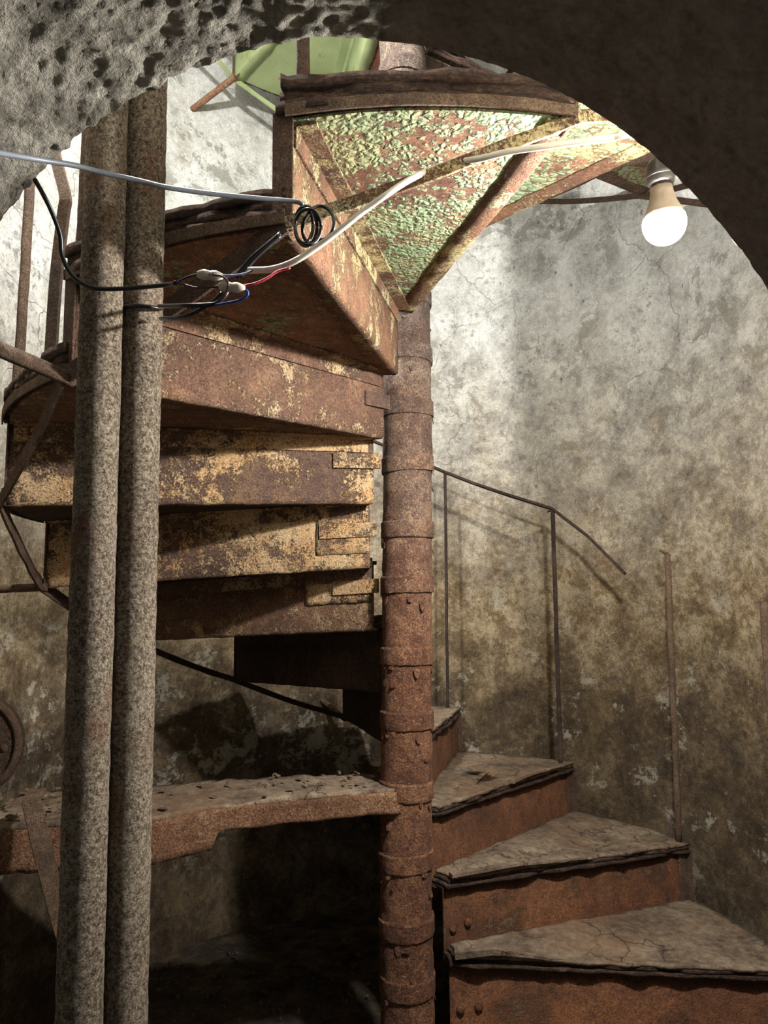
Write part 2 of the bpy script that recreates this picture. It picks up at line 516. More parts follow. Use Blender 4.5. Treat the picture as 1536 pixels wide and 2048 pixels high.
M['glow'] = emit('lit_bulb', BULB_EMIT)
M['glow_upper'] = emit('lit_bulb_upper', BULB_EMIT_UPPER)

# ------------------------------------------------------------------ dimensions (metres; eye height is z = 0)
CX, CY = .0625, 2.1497          # stair axis
RS = 1.28                       # shaft radius
RO, RI = 1.054, .105            # outer and inner end of the steps
RISE, A0, DA, H0 = .185, radians(-26.408), radians(25.883), -1.2074
T = .032                        # tread covering above the steel
FLOOR, CEIL = -1.395, 3.35
AX, AZ, AR = -.0946, -.0574, .775   # axis and radius of the passage vault


def ang(k): return A0 + DA * k


def zoff(r): return .035 + (r - RI) / (RO - RI) * (-.047)


def pol(a, r, z, t=0.0): return Vector((CX + r * cos(a) - t * sin(a), CY + r * sin(a) + t * cos(a), z))


# ------------------------------------------------------------------ setting: passage vault, shaft wall, floor, ceiling
def wall_y(x): return CY - sqrt(RS * RS - (x - CX) ** 2)


prof = []                       # passage outline seen from the camera, right foot -> crown -> left foot
NP = 420
for i in range(14): prof.append((AX + AR, FLOOR + (AZ - FLOOR) * i / 14, 1, 0))
for i in range(NP + 1):
    a = pi * i / NP; prof.append((AX + AR * cos(a), AZ + AR * sin(a), cos(a), sin(a)))
for i in range(1, 15): prof.append((AX - AR, AZ + (FLOOR - AZ) * i / 14, -1, 0))
ys = [-1.6, -1.2, -.8, -.4, -.1] + [.1 + .012 * i for i in range(200)]


def pas(j, t_y, end):
    x, z, nx, nz = prof[j]
    ye = end
    y = t_y
    p = Vector((x, y, z))
    d = .012 * fr(p, 2.2, 3, 3) + .004 * fr(p, 11, 4, 9) + .0028 * fr(p, 45, 3, 5)
    d += .004 * max(0, fr(p, 26, 3, 21)) + .003 * max(0, fr(p, 48, 4, 31) - .08) - .0045 * max(0, fr(p, 60, 3, 41))
    if y > ye - .05:                                     # worn arris where the vault meets the shaft
        d += .0025 * fr(p, 40, 3, 2)
        if y > ye - .016: d += .004 * fr(p, 75, 3, 6)
    d *= .3 + .7 * max(0, min(1, (-x + .02) / .15))      # the right half is smoother
    return Vector((x + nx * d, y, z + nz * d))


rows = []
NY = 170
for i in range(NY + 1):
    row = []
    for j in range(len(prof)):
        ye = wall_y(prof[j][0]) - .006
        u = i / NY
        if u < .18: y = -1.6 + (ye - .55 + 1.6) * (u / .18)
        else: y = (ye - .55) + .55 * ((u - .18) / .82)
        row.append(pas(j, y, ye))
    rows.append(row)
mb = MB(); mb.grid(rows)
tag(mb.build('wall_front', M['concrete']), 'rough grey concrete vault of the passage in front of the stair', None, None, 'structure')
edge = rows[-1]

mb = MB()
# chipped arris of the opening, then the strip of shaft wall above it
NZ = 40
rim = []
for j, e in enumerate(edge):
    c_ = .0065 * (1 + .5 * fr(e, 60, 2, 4))
    x = e.x + prof[j][2] * c_
    rim.append(Vector((x, wall_y(x), e.z + prof[j][3] * c_)))
mb.grid([edge, rim])
strip = []
for j in range(len(prof)):
    if prof[j][1] < AZ - .001: continue
    e = rim[j]
    strip.append([Vector((e.x, e.y, e.z + (CEIL - e.z) * q / NZ)) for q in range(NZ + 1)])
mb.grid(strip)
aR = atan2(rim[14].y - CY, rim[14].x - CX); aL = atan2(rim[-15].y - CY, rim[-15].x - CX)
NA, NZ2 = 150, 110
g = []
for i in range(NA + 1):
    a = aR + (aL + 2 * pi - aR) * i / NA; colm = []
    for q in range(NZ2 + 1):
        z = FLOOR - .06 + (CEIL + .06 - FLOOR) * q / NZ2
        p = pol(a, RS, z)
        d = 0 if i in (0, NA) else .010 * fr(p, 2.5, 3) + .004 * fr(p, 12, 3, 4)
        colm.append(pol(a, RS + d, z))
    g.append(colm)
mb.grid(g)
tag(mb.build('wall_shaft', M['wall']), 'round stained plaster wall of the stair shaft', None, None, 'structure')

mb = MB(); n = 64; rings = []
for r in (0.001, .3, .6, .9, 1.15, 1.3):
    rings.append([pol(2 * pi * k / n, r, FLOOR + (.012 * fr(pol(2 * pi * k / n, r, 0), 4, 4) if r > .01 else 0)) for k in range(n)])
mb.grid(rings, closed_v=True)
mb.add([(AX - AR - .1, -1.7, FLOOR - .01), (AX + AR + .1, -1.7, FLOOR - .01), (AX + AR + .1, 1.5, FLOOR - .01), (AX - AR - .1, 1.5, FLOOR - .01)], [(0, 1, 2, 3)], False)
tag(mb.build('floor', M['floor']), 'dark dirt covered floor of the shaft', None, None, 'structure')
mb = MB()
mb.grid([[pol(2 * pi * k / n, r, CEIL) for k in range(n)] for r in (.001, 1.32)], closed_v=True)
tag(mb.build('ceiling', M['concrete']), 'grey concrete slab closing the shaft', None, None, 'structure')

# ------------------------------------------------------------------ column
def col_x(z): return CX + max(-.012, min(.012, .018 * (z + .15)))


RC = .0725
colz = [-1.38, -1.235, -1.06, -.91, -.736, -.547, -.352, -.175, .03, .19, .385, .555, .72, .90, 1.085, 1.27, 1.455, 1.64, 1.825, 2.01, 2.195, 2.38]
t = thing('stair_column', (CX, CY, FLOOR), 'rusty round iron column at the centre of the spiral stair', 'column')
mb = MB(); rings = []
for i in range(331):
    z = FLOOR + (CEIL - FLOOR) * i / 330; ring = []
    for q in range(48):
        a = 2 * pi * q / 48; p = Vector((cos(a) * RC, sin(a) * RC, z))
        r = RC + .0016 * fr(p, 22, 3) + .0012 * fr(p, 70, 3, 3)
        s = fr(p, 9, 4, 12)
        if s > .38: r += .0022
        ring.append(Vector((col_x(z) + r * cos(a), CY + r * sin(a), z)))
    rings.append(ring)
mb.sweep(rings)
mb.build('shaft_tube', M['column'], t)
for i, z in enumerate(colz):
    n = 72; hw = .024
    prof4 = [((RC - .003, -hw), (RC + .0050, -hw)), ((RC + .0050, -hw), (RC + .0060, -hw + .004), (RC + .0056, 0), (RC + .0060, hw - .004)), ((RC + .0060, hw - .004), (RC + .003, hw)), ((RC + .003, hw), (RC - .003, hw))]
    tlt = random.uniform(-.05, .05); tl2 = random.uniform(0, 6); mb = MB()
    for sec in prof4:
        P = []
        for q in range(n):
            a = 2 * pi * q / n; row = []
            for r, h in sec:
                p = Vector((cos(a), sin(a), z * 3)); rr = r + .0010 * fr(p, 9, 3, i)
                row.append(Vector((col_x(z) + rr * cos(a), CY + rr * sin(a), z + h + tlt * RC * cos(a - tl2) + .0018 * fr(p, 7, 3, i + 5))))
            P.append(row)
        mb.grid(P, closed_u=True)
    mb.build('collar', M['column'], t)


mb = MB()
for i in range(90):                                          # peeling scale on the tube
    z = random.choice(colz) - .026 - random.random() ** 2 * .09; a = random.uniform(pi, 2 * pi); s_ = random.uniform(.004, .014)
    er = Vector((cos(a), sin(a), 0)); et = Vector((-sin(a), cos(a), 0))
    c_ = Vector((col_x(z), CY, z)) + er * (RC + .002 + random.random() * .003); h_ = s_ * random.uniform(.6, 1.6); tl = random.uniform(0, .5)
    pts = []
    for q in range(7):
        th = 2 * pi * q / 7; rr = random.uniform(.6, 1.1)
        x_, z_ = s_ * rr * cos(th), h_ * rr * sin(th)
        pts.append(c_ + et * x_ + Vector((0, 0, z_)) + er * (tl * max(0, -z_)))
    n_ = len(pts)
    mb.add(pts + [p - er * .0022 for p in pts], [tuple(range(n_)), tuple(range(2 * n_ - 1, n_ - 1, -1))] + [(q, (q + 1) % n_, n_ + (q + 1) % n_, n_ + q) for q in range(n_)], False)
tag(mb.build('rust_scale', M['column'], t), kind='stuff')


# ------------------------------------------------------------------ steps
def tread_ring(k, a_pad0, a_pad1, r0, r1, na, nr, zf, rag=0.0, seed=0.0):
    """grid of points over tread k: rows by angle; zf(a, r, u, v) gives height"""
    P = []
    for i in range(na + 1):
        u = i / na; row = []
        for j in range(nr + 1):
            v = j / nr; r = r0 + (r1 - r0) * v
            a = ang(k) + DA * u
            tt = a_pad0 * (1 - u) + a_pad1 * u
            p = pol(a, r, 0, tt)
            if rag and (i == 0 or j == nr):
                nn = fr(pol(a, r, k), 14, 4, seed) * rag
                p = pol(a, r + (nn if j == nr else 0), 0, tt + (nn if i == 0 else 0))
            p.z = zf(p, r, u, v); row.append(p)
        P.append(row)
    return P


def build_step(k, label, mats, thick=.0, top_mat='dust', end_angle=True, tab=False, sag=0.0):
    hk = H0 + RISE * k; hb = hk - RISE; a = ang(k)
    t = thing('stair_step', pol(a, RI, hb), label, 'stair step', 'steps of the spiral stair')
    # riser: sheet with a lip folded back along the bottom edge
    mb = MB(); rings = []; nr = 44
    for i in range(nr + 1):
        r = RI + (RO - RI) * i / nr; zo = zoff(r)
        j = .002 * fr((r, k, 0), 7, 3); jb = .003 * fr((r, k, 5), 16, 3)
        zt, zb = hk - T + zo, hb - T + zo - .012
        sec = [(.0, zt), (.005, zt), (.005, zb + .012), (.003, zb + .004), (-.003, zb), (-.045 + 2 * jb, zb + .002), (-.045 + 2 * jb, zb + .007), (-.004, zb + .006), (0, zb + .012)]
        rings.append([pol(a, r, z + (jb if q in (3, 4) else 0), tt + j) for q, (tt, z) in enumerate(sec)])
    mb.sweep(rings, smooth=True)
    mb.build('riser', M[mats[0]], t)
    # tread plate
    plate = lambda dz: (lambda p, r, u, v: hk - T + zoff(r) + dz + .003 * fr(p, 5, 2, k))
    mb = MB(); mb.slab(tread_ring(k, 0, -.004, RI, RO, 8, 10, plate(0)), tread_ring(k, 0, -.004, RI, RO, 8, 10, plate(-.005)))
    mb.build('tread_plate', M[mats[1]], t)
    # angle iron joining riser and tread
    mb = MB(); P = []; nr = 20
    rings = []
    for i in range(nr + 1):
        r = RI + .02 + (RO - RI - .03) * i / nr; z = hk - T - .0065 + zoff(r)
        wdt = .045 + .003 * fr((r, k, 9), 12, 3)
        rings.append([pol(a, r, zz, tt) for tt, zz in ((.0055, z), (wdt, z), (wdt, z - .006), (.011, z - .005), (.010, z - .04), (.0055, z - .04))])
    mb.sweep(rings, smooth=False)
    mb.build('angle_iron', M[mats[0]], t)
    # upright angle at the outer end
    mb = MB(); zt, zb = hk - T + zoff(RO) + .01, hb - T + zoff(RO) - .014
    for (r, tt, er, et) in ((RO + .002, -.008, .0025, .018), (RO - .016, -.004, .018, .003)):
        mb.box(pol(a, r, (zt + zb) / 2, tt), pol(a, er, 0) - pol(a, 0, 0), pol(a, 0, 0, et) - pol(a, 0, 0), (0, 0, (zt - zb) / 2))
    mb.build('end_angle', M['rust_bar'], t, bevel=.002)
    # covering: rotten layers
    nl = 3; tot = T + thick
    for L in range(nl):
        z0 = hk - T + .001 + (tot - .001) * L / nl; z1 = hk - T + (tot) * (L + 1) / nl
        over = (-.016, -.010, -.013)[L] - .003
        ro = RO + (.012, .006, .010)[L]
        na, nrr = (26, 44)
        sd = k * 3.1 + L * 7.7

        def zt(p, r, u, v, z1=z1, L=L):
            d = .004 * fr(p, 6, 3, k)
            if L == nl - 1:
                d += .004 * fr(p, 18, 3, k) - sag * (sin(pi * min(1, u * 1.6)) * sin(pi * v))
                if u == 0: d += .006 * fr(p, 8, 3, k + 2)
            return z1 + zoff(r) + d

        def zb(p, r, u, v, z0=z0): return z0 + zoff(r) + (.004 * fr(p, 6, 3, k) if L else 0)
        top = tread_ring(k, over, -.002, RI + .01 * L, ro, na, nrr, zt, .010, sd)
        bot = tread_ring(k, over, -.002, RI + .01 * L, ro, na, nrr, zb, .010, sd)
        mb = MB(); mb.slab(top, bot, True)
        mb.build('tread_covering' if L == nl - 1 else 'covering_layer', M[top_mat] if L == nl - 1 else M['wood'], t)
    if k in (8, 9, 10, 11, 12, 16):                       # steel edging round the outer rim, under the rotten covering
        mb = MB(); A_, B_ = [], []
        for i in range(17):
            a_ = a + DA * i / 16; z = hk - T + zoff(RO)
            A_.append([pol(a_, RO + .017 + .001 * fr((i * .4, k, 1), 1, 2), z - .007), pol(a_, RO + .017, z + .013 + .003 * fr((i * .5, k, 4), 1, 3))])
            B_.append([p - Vector((cos(a_), sin(a_), 0)) * .004 for p in A_[-1]])
        mb.slab(A_, B_); mb.build('edge_strip', M['rust_post'], t)
    if tab:
        zc, len_, patch = tab
        mb = MB(); q0, q1 = .085, .105 + len_
        mb.bar(pol(a, q0, zc + .003, .0095), pol(a, q1, zc - .004, .0095), (0, 0, .021), pol(a, 0, 0, .0045) - pol(a, 0, 0))
        mb.build('collar_tab', M['plate_ochre'], t, bevel=.002)
        if patch:
            mb = MB(); top, bot = [], []
            for i in range(19):
                rr = .108 + patch[0] * i / 18; row, row2 = [], []
                for j in range(9):
                    z = patch[1] + (patch[2] - patch[1]) * j / 8 + zoff(rr)
                    e = .006 * fr((rr, z, k), 30, 3)
                    ra = rr + (e if i in (0, 18) else 0); za = z + (e if j in (0, 8) else 0)
                    row.append(pol(a, ra, za, .0085 + .0012 * fr((rr, z, k), 40, 3))); row2.append(pol(a, ra, za, .004))
                top.append(row); bot.append(row2)
            mb.slab(top, bot, True); mb.build('patch_plate', M['plate_ochre'], t)
    return t


LBL = {
    0: 'lowest rusty step, its edge cut off by the bottom of the photo',
    1: 'nearest dusty step at bottom right with a pale curled lip along its edge',
    2: 'dusty step at right carrying the lone post without a rail',
    3: 'dusty step at right behind the column with a torn hole in its covering',
    4: 'small far step half hidden just right of the column, below the rail end',
    5: 'shadowed step left of the column, lowest of the dark ones seen from behind',
    6: 'dark step in shadow left of the column, with a black hanging end upright',
    7: 'rusty step left of the column, lowest with a bright patch near its collar',
    8: 'rusty ochre step left of the column crossed by a slanting shadow',
    9: 'brightly lit ochre step left of the column with a level bottom edge',
    10: 'brown rusty step behind the wires and twin pipes, sloping down to the column',
    11: 'overhead step with orange back plate and green flaking underside',
    12: 'overhead step right of the white cable, its green underside under the arch',
    13: 'upper step above the light bulb, mostly behind the arch',
    14: 'upper step hidden high behind the arch at right',
    15: 'upper step high over the right wall behind the arch',
    16: 'upper step whose dark end shows just left of the bulb',
    17: 'grey shaded upper step between the green wedge and the bulb',
    18: 'high step with reddish underside right of the column top',
    19: 'high step with clean pale green underside at the arch crown',
    20: 'high step with a rod into the white wall at upper left',
    21: 'topmost left step out of sight above the arch',
    22: 'topmost step above the upper lamp',
}
mats = {}
for k in range(0, 5): mats[k] = ('riser_red', 'rust_dark')
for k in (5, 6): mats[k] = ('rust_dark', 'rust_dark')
mats[7] = ('plate_brown', 'rust_dark'); mats[8] = ('plate_ochre', 'rust_dark'); mats[9] = ('plate_ochre', 'plate_brown')
mats[10] = ('plate_brown', 'peel_sparse'); mats[11] = ('plate_orange', 'peel'); mats[12] = ('plate_orange', 'peel'); mats[13] = ('plate_orange', 'peel')
for k in (14, 15, 16, 17): mats[k] = ('rust_bar', 'peel')
mats[18] = ('riser_red', 'riser_red')
for k in (19, 20, 21, 22): mats[k] = ('green', 'green')
tabs = {7: (.03 - .005, .135, (.23, -.115 + .06, .06)), 8: (.19, .15, (.155, .09, .25)), 9: (.385, .13, None), 10: (.555, .09, None)}
for k in range(0, 23):
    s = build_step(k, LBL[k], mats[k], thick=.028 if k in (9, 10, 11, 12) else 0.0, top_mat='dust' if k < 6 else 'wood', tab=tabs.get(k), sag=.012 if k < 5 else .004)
    if k in (1, 2):                                       # two bolt heads low on the riser by the column
        for r, z in ((.135, .05), (.185, .058)):
            mb = MB(); nrm = pol(ang(k), 0, 0, -1) - pol(ang(k), 0, 0, 0)
            mb.lathe(pol(ang(k), r, H0 + RISE * (k - 1) + z + .02, 0), nrm, [(.0, .0), (.012, .0), (.011, .006), (.006, .0095), (.0, .010)], 12)
            mb.build('bolt', M['riser_red'], s)
    if k in (1, 2, 3):                                    # curled lip of the covering along the step edge
        hk = H0 + RISE * k; mb = MB(); pts = []
        r1 = (0, .42, .62, .95)[k]; r0 = (0, .12, .12, .55)[k]
        for i in range(40):
            v = i / 39; r = r0 + (r1 - r0) * v
            bow = (.016 * sin(pi * min(1, v * 1.15)) + .008 * fr((r, k, 2), 5, 3)) * (1 if k == 1 else .6)
            pts.append(pol(ang(k), r, hk + zoff(r) + .004 + bow * (1 - v * .4), -.020 - .006 * sin(3 * v)))
        mb.tube(pts, [1 - .85 * (i / 39) ** 1.5 for i in range(40)], flat=(.010 if k > 1 else .018, .022))
        mb.build('curled_lip', M['dust'], s)

# ------------------------------------------------------------------ flat bar joining the outer ends of the risers
t = thing('outer_tie_bar', pol(ang(5), RO, H0), 'thin rusty flat bar zigzagging along the outer ends of the steps', 'tie bar')
for k in range(4, 21):
    a0, a1 = ang(k), ang(k + 1)
    p0 = pol(a0, RO + .012, H0 + RISE * (k - 1) - T - .012 - .006); p1 = pol(a1, RO + .012, H0 + RISE * k - T - .012 - .006)
    mid = (p0 + p1) / 2; out = (mid - Vector((CX, CY, mid.z))).normalized(); d = (p1 - p0).normalized()
    wv = d.cross(out).normalized()
    mb = MB(); n = 12; rings = []
    hw = .017 if 7 <= k <= 10 else .0105
    for i in range(n + 1):
        p = p0.lerp(p1, i / n) + Vector((0, 0, -.008 * sin(pi * i / n) + .003 * fr((i * .2, k, 0), 1, 3))) + out * (.004 * fr((i * .2, k, 7), 1, 3))
        j = hw * (1 + .18 * fr((i * .5, k, 3), 1, 3))
        rings.append([p + wv * j + out * .003, p - wv * j + out * .003, p - wv * j - out * .003, p + wv * j - out * .003])
    mb.sweep(rings, smooth=False)
    mb.build('bar_segment', M['green'] if k >= 18 else (M['plate_orange'] if k in (11, 12) else M['rust_bar']), t)

# rods from the step ends into the wall
for k, lbl, da, dz, rr, mt in ((5, 'short pale rod from the wall to the lowest dark step', 3.2, .055, .012, 'rust_post'),
                               (8, 'short rod from the left wall to the ochre step end', 3, -.01, .012, 'rust_post'),
                               (10, 'pale rod at the left edge running behind the twin pipes', 3, .015, .014, 'rust_post'),
                               (16, 'dark rod right of the bulb running into the wall', -7, -.06, .012, 'rust_bar'),
                               (20, 'slanted green and rust rod at upper left against the white wall', 4, -.07, .014, 'peel_sparse')):
    p0 = pol(ang(k), RO - .005, H0 + RISE * (k - 1) - T - .022); p1 = pol(ang(k) + radians(da), RS + .02, p0.z + dz)
    mb = MB(); n = 14; pts = [p0.lerp(p1, i / n) for i in range(n + 1)]
    mb.tube(pts, [rr * (1 + .12 * fr((i * .7, k, 0), 1, 3)) for i in range(n + 1)], 10)
    mb.thing('wall_anchor_rod', M[mt], p0, lbl, 'rod', 'rods tying the stair to the wall')

# ------------------------------------------------------------------ balusters and rail
def post_mesh(p0, p1, r, seed=0):
    mb = MB(); n = 24; p0, p1 = Vector(p0), Vector(p1)
    mb.tube([p0.lerp(p1, i / n) + Vector((.002 * fr((i * .2, seed, 0), 1, 2), .002 * fr((i * .2, seed, 4), 1, 2), 0)) for i in range(n + 1)], [r * (1 + .1 * fr((i * .9, seed, 1), 1, 3)) for i in range(n + 1)], 10)
    return mb


RP = RO - .012
def pbase(k): return pol(ang(k), RP, H0 + RISE * k + zoff(RP) - .005, .012)


P3b, P4b, P5b = Vector((.685, 2.955, pbase(3).z)), Vector((.262, 3.165, pbase(4).z)), pol(ang(5), RP, pbase(5).z, .012)
P3t, P4t = Vector((.691, 2.965, .344)), Vector((.272, 3.175, .536)); P5t = Vector((P5b.x, P5b.y, .74))
t = thing('stair_railing', P3b, 'thin rusty handrail on posts right of the column with a broken free end', 'railing')
post_mesh(P3b, P3t, .0088, 3).build('baluster', M['rail_dark'], t)
post_mesh(P4b, P4t, .0066, 4).build('baluster', M['rail_dark'], t)
post_mesh(P5b, P5t, .0066, 5).build('baluster', M['rail_dark'], t)
mb = MB()
rail = [P5t, P5t.lerp(P4t, .5) + Vector((0, .02, .005)), P4t, P4t.lerp(P3t, .3) + Vector((0, .01, -.004)), P4t.lerp(P3t, .6) + Vector((0, .01, -.004)), P3t, at(1175, 1072, 2.87), at(1250, 1147, 2.75)]
mb.tube(rail, 1, flat=(.010, .022)); mb.build('handrail', M['rail_dark'], t)
mb = MB(); mb.box(P3t + Vector((-.008, 0, -.008)), (.012, 0, .004), (0, .008, 0), (0, 0, .004)); mb.build('rail_lug', M['rail_dark'], t)

mb = post_mesh(pbase(2) * 1.0, (1.01, 2.6, .135), .0108, 2)
mb.tube([(1.012, 2.6, .135), (.998, 2.6, .141), (.985, 2.6, .150)], .005, 6)
mb.thing('baluster', M['rust_post'], pbase(2), 'lone rusty post without a rail on the second dusty step from below', 'baluster', None)
mb = post_mesh(pbase(1) * 1.0, (1.105, 2.14, -.033), .0108, 1)
mb.tube([(1.105, 2.14, -.033), (1.09, 2.14, -.028)], .005, 6)
mb.thing('baluster', M['rust_post'], pbase(1), 'post cut off by the right edge of the photo', 'baluster', None)
b = pol(ang(9), RP, H0 + RISE * 9 - .02)
post_mesh(b, b + Vector((.02, -.02, .62)), .0115, 9).thing('baluster', M['rust_post'], b, 'rusty post at the far left edge against the pale wall', 'baluster')
b = pol(ang(10), RP, H0 + RISE * 10 - .02)
post_mesh(b, b + Vector((.01, 0, .55)), .012, 10).thing('baluster', M['rust_post'], b, 'rusty post just left of the twin pipes, rising behind the arch edge', 'baluster')
mb = MB(); mb.tube(smooth([at(101, 722, 1.42), at(112, 560, 1.42), at(127, 430, 1.42), at(131, 395, 1.42), at(119, 345, 1.43), at(105, 290, 1.44)], 4), 1, flat=(.022, .012))
mb.thing('baluster', M['rust_post'], at(101, 722, 1.42), 'thin kinked bar between the far left post and the twin pipes', 'baluster')
b = pol(ang(11), RP, H0 + RISE * 11 - .02)
b = Vector((-.128, 1.125, b.z))
post_mesh(b, b + Vector((0, 0, .5)), .0115, 11).thing('baluster', M['rust_bar'], b, 'rusty post rising in front of the pale green underside at the arch crown', 'baluster')

# ------------------------------------------------------------------ stray tread at lower left
zt_ = -.53
t = thing('broken_tread', (CX - .5, CY - .2, zt_ - .06), 'lone dusty rusted tread spanning from the column to the left wall', 'stair tread')
cc = [(-.02, 2.26), (-.25, 2.235), (-.45, 2.20), (-.656, 2.14), (-.83, 2.11), (-1.0, 2.09)]     # back edge
ff = [(.045, 2.085), (-.2, 2.02), (-.446, 1.935), (-.56, 1.84), (-.827, 1.79), (-.98, 1.77)]       # front edge
def lerp_pl(pl, u):
    f_ = u * (len(pl) - 1); i = min(int(f_), len(pl) - 2); q = f_ - i
    return (pl[i][0] * (1 - q) + pl[i + 1][0] * q, pl[i][1] * (1 - q) + pl[i + 1][1] * q)
top, bot = [], []
for i in range(61):
    u = i / 60; a_, b_ = lerp_pl(cc, u), lerp_pl(ff, u); row, row2 = [], []
    for j in range(15):
        v = j / 14; x, y = a_[0] * (1 - v) + b_[0] * v, a_[1] * (1 - v) + b_[1] * v
        e = .008 * fr((x, y, 3), 22, 3) if j in (0, 14) else 0
        row.append(Vector((x, y + e, zt_ + .006 * fr((x, y, 0), 9, 4) + .004 * fr((x, y, 0), 40, 3)))); row2.append(Vector((x, y + e, zt_ - .014)))
    top.append(row); bot.append(row2)
mb = MB(); mb.slab(top, bot, True); mb.build('tread_covering', M['dust'], t)
mb = MB(); A_, B_ = [], []
for i in range(81):
    u = i / 80; f0 = lerp_pl(ff, u)
    dep = .056 if u < .395 else .098
    dep += .006 * fr((u * 9, 0, 0), 2, 3)
    A_.append([Vector((f0[0], f0[1] - .004, zt_ - .010 - dep * j / 6 + .002 * fr((u * 7, j, 0), 1, 2))) for j in range(7)])
    B_.append([p + Vector((0, .008, 0)) for p in A_[-1]])
mb.slab(A_, B_, True); mb.build('front_plate', M['tread_edge'], t)
mb = MB(); mb.slab([[Vector((*lerp_pl(cc, u / 20), zt_ - .012)), Vector((*lerp_pl(ff, u / 20), zt_ - .012))] for u in range(21)], [[Vector((*lerp_pl(cc, u / 20), zt_ - .02)), Vector((*lerp_pl(ff, u / 20), zt_ - .02))] for u in range(21)])
mb.build('tread_plate', M['rust_dark'], t)
mb = MB(); n = 40
for i in range(90):                                         # crumbs of plaster and rust scale lying along it
    u = random.choice((random.random() * .3, random.random(), .8 + .2 * random.random())); v = random.random(); a_, b_ = lerp_pl(cc, u), lerp_pl(ff, u)
    c_ = Vector((a_[0] * (1 - v) + b_[0] * v, a_[1] * (1 - v) + b_[1] * v, zt_ + .009)); s_ = random.uniform(.003, .011); th = random.random() * 6
    e1 = Vector((cos(th), sin(th), random.uniform(-.3, .3))) * s_; e2 = Vector((-sin(th), cos(th), random.uniform(-.3, .3))) * s_ * random.uniform(.4, .9)
    mb.box(c_, e1, e2, (0, 0, .0015))
tag(mb.build('crumbs', M['dust'], t), kind='stuff')

# bent bar hanging at its outer end
mb = MB()
pp = [at(75, 1580, 1.80), at(62, 1600, 1.74), at(85, 1700, 1.72), at(118, 1830, 1.76), at(150, 1930, 1.80)]
mb.tube(pp, 1, flat=(.006, .040))
mb.thing('hanging_bar', M['rust_post'], pp[0], 'flat rusty bar leaning down from the lone tread at lower left', 'bar')

# round iron cover on the left wall
c_ = Vector((-1.108, 1.97, -.385)); ax = Vector((.3, -1, .06)).normalized()
t = thing('round_iron_cover', c_, 'round rust-eaten iron cover standing on the lone tread at the left edge', 'cover')
mb = MB(); mb.lathe(c_ - ax * .02, ax, [(0, .03), (.10, .032), (.12, .03), (.135, .026), (.14, .0)], 40); mb.build('disc', M['rust_dark'], t)
mb = MB(); mb.lathe(c_ - ax * .02, ax, [(.118, .028), (.122, .04), (.134, .04), (.138, .026)], 40); mb.build('rim', M['rust_bar'], t)
for i in range(6):
    a_ = i * pi / 3 + .2; u_ = ax.orthogonal().normalized(); v_ = ax.cross(u_)
    mb = MB(); mb.lathe(c_ + u_ * .095 * cos(a_) + v_ * .095 * sin(a_) + ax * .008, ax, [(0, .0), (.011, .0), (.01, .008), (0, .01)], 8); mb.build('bolt', M['rust_bar'], t)

# ------------------------------------------------------------------ twin standing pipes
def pipe(x, y, r, label, seed):
    mb = MB(); rings = []
    N = 420
    for i in range(N + 1):
        z = FLOOR + (CEIL - FLOOR) * i / N; ring = []
        for q in range(36):
            a = 2 * pi * q / 36; p = Vector((cos(a) * r, sin(a) * r, z))
            rr = r + .0010 * fr(p, 60, 3, seed) + .0010 * fr(p, 25, 3, seed)
            ring.append(Vector((x + .006 * (-z) * .6 + rr * cos(a), y + rr * sin(a), z)))
        rings.append(ring)
    mb.sweep(rings)
    mb.thing('standing_pipe', M['pipe'], (x, y, FLOOR), label, 'pipe', 'pair of crusted pipes standing left')


pipe(-.4350, 1.088, .0316, 'left of the two crusted grey pipes standing in front of the steps', 3)
pipe(-.3920, 1.142, .0345, 'right of the two crusted grey pipes, tied with black cable', 8)

# ------------------------------------------------------------------ bulbs
def bulb(c, axis, glow, label, cord=None, k=1.0):
    c = Vector(c); ax = Vector(axis).normalized()
    t = thing('light_bulb', c, label, 'light bulb')
    R = .0375
    mb = MB(); prof_ = [(.0001, -R)] + [(R * sin(radians(q)), -R * cos(radians(q))) for q in range(12, 112, 8)]
    mb.lathe(c, ax, prof_, 32); mb.build('globe', glow, t)
    mb = MB(); mb.lathe(c, ax, [(R * sin(radians(108)) - .0005, .0106), (.0325, .020), (.0245, .038), (.0200, .056), (.0190, .066), (.0001, .066)], 32); mb.build('housing', M['bulb_base'], t)
    mb = MB(); mb.lathe(c, ax, [(.0001, .064), (.0145, .064), (.0145, .076)], 24); mb.build('screw_cap', M['steel'], t)
    s = thing('lamp_holder', c + ax * .072, label.replace('white LED bulb', 'dark lamp holder over the bulb'), 'lamp holder')
    mb = MB(); mb.lathe(c, ax, [(.0001, .072), (.022, .072), (.024, .078), (.024, .106), (.017, .116), (.0065, .121), (.0001, .123)], 24); mb.build('shell', M['socket'], s)
    mb = MB(); mb.lathe(c, ax, [(.0242, .084), (.0264, .085), (.0264, .092), (.0242, .093)], 24); mb.build('ring', M['socket'], s)
    return c + ax * .121


btop = bulb((.509, 1.24, .657), (-.07, -.1, 1), M['glow'], 'white LED bulb lit at upper right beside the arch edge')
btop2 = bulb((-.39, 1.42, 1.88), (0, 0, 1), M['glow_upper'], 'white LED bulb lit high in the shaft, out of sight')
mb = MB(); mb.tube([btop2 - Vector((0, 0, .004)), btop2 + Vector((0, .0, .40)), Vector((btop2.x, btop2.y, CEIL))], .004, 8)
mb.thing('white_cable', M['cable_white'], btop2, 'white cable from which the upper lamp hangs', 'cable')

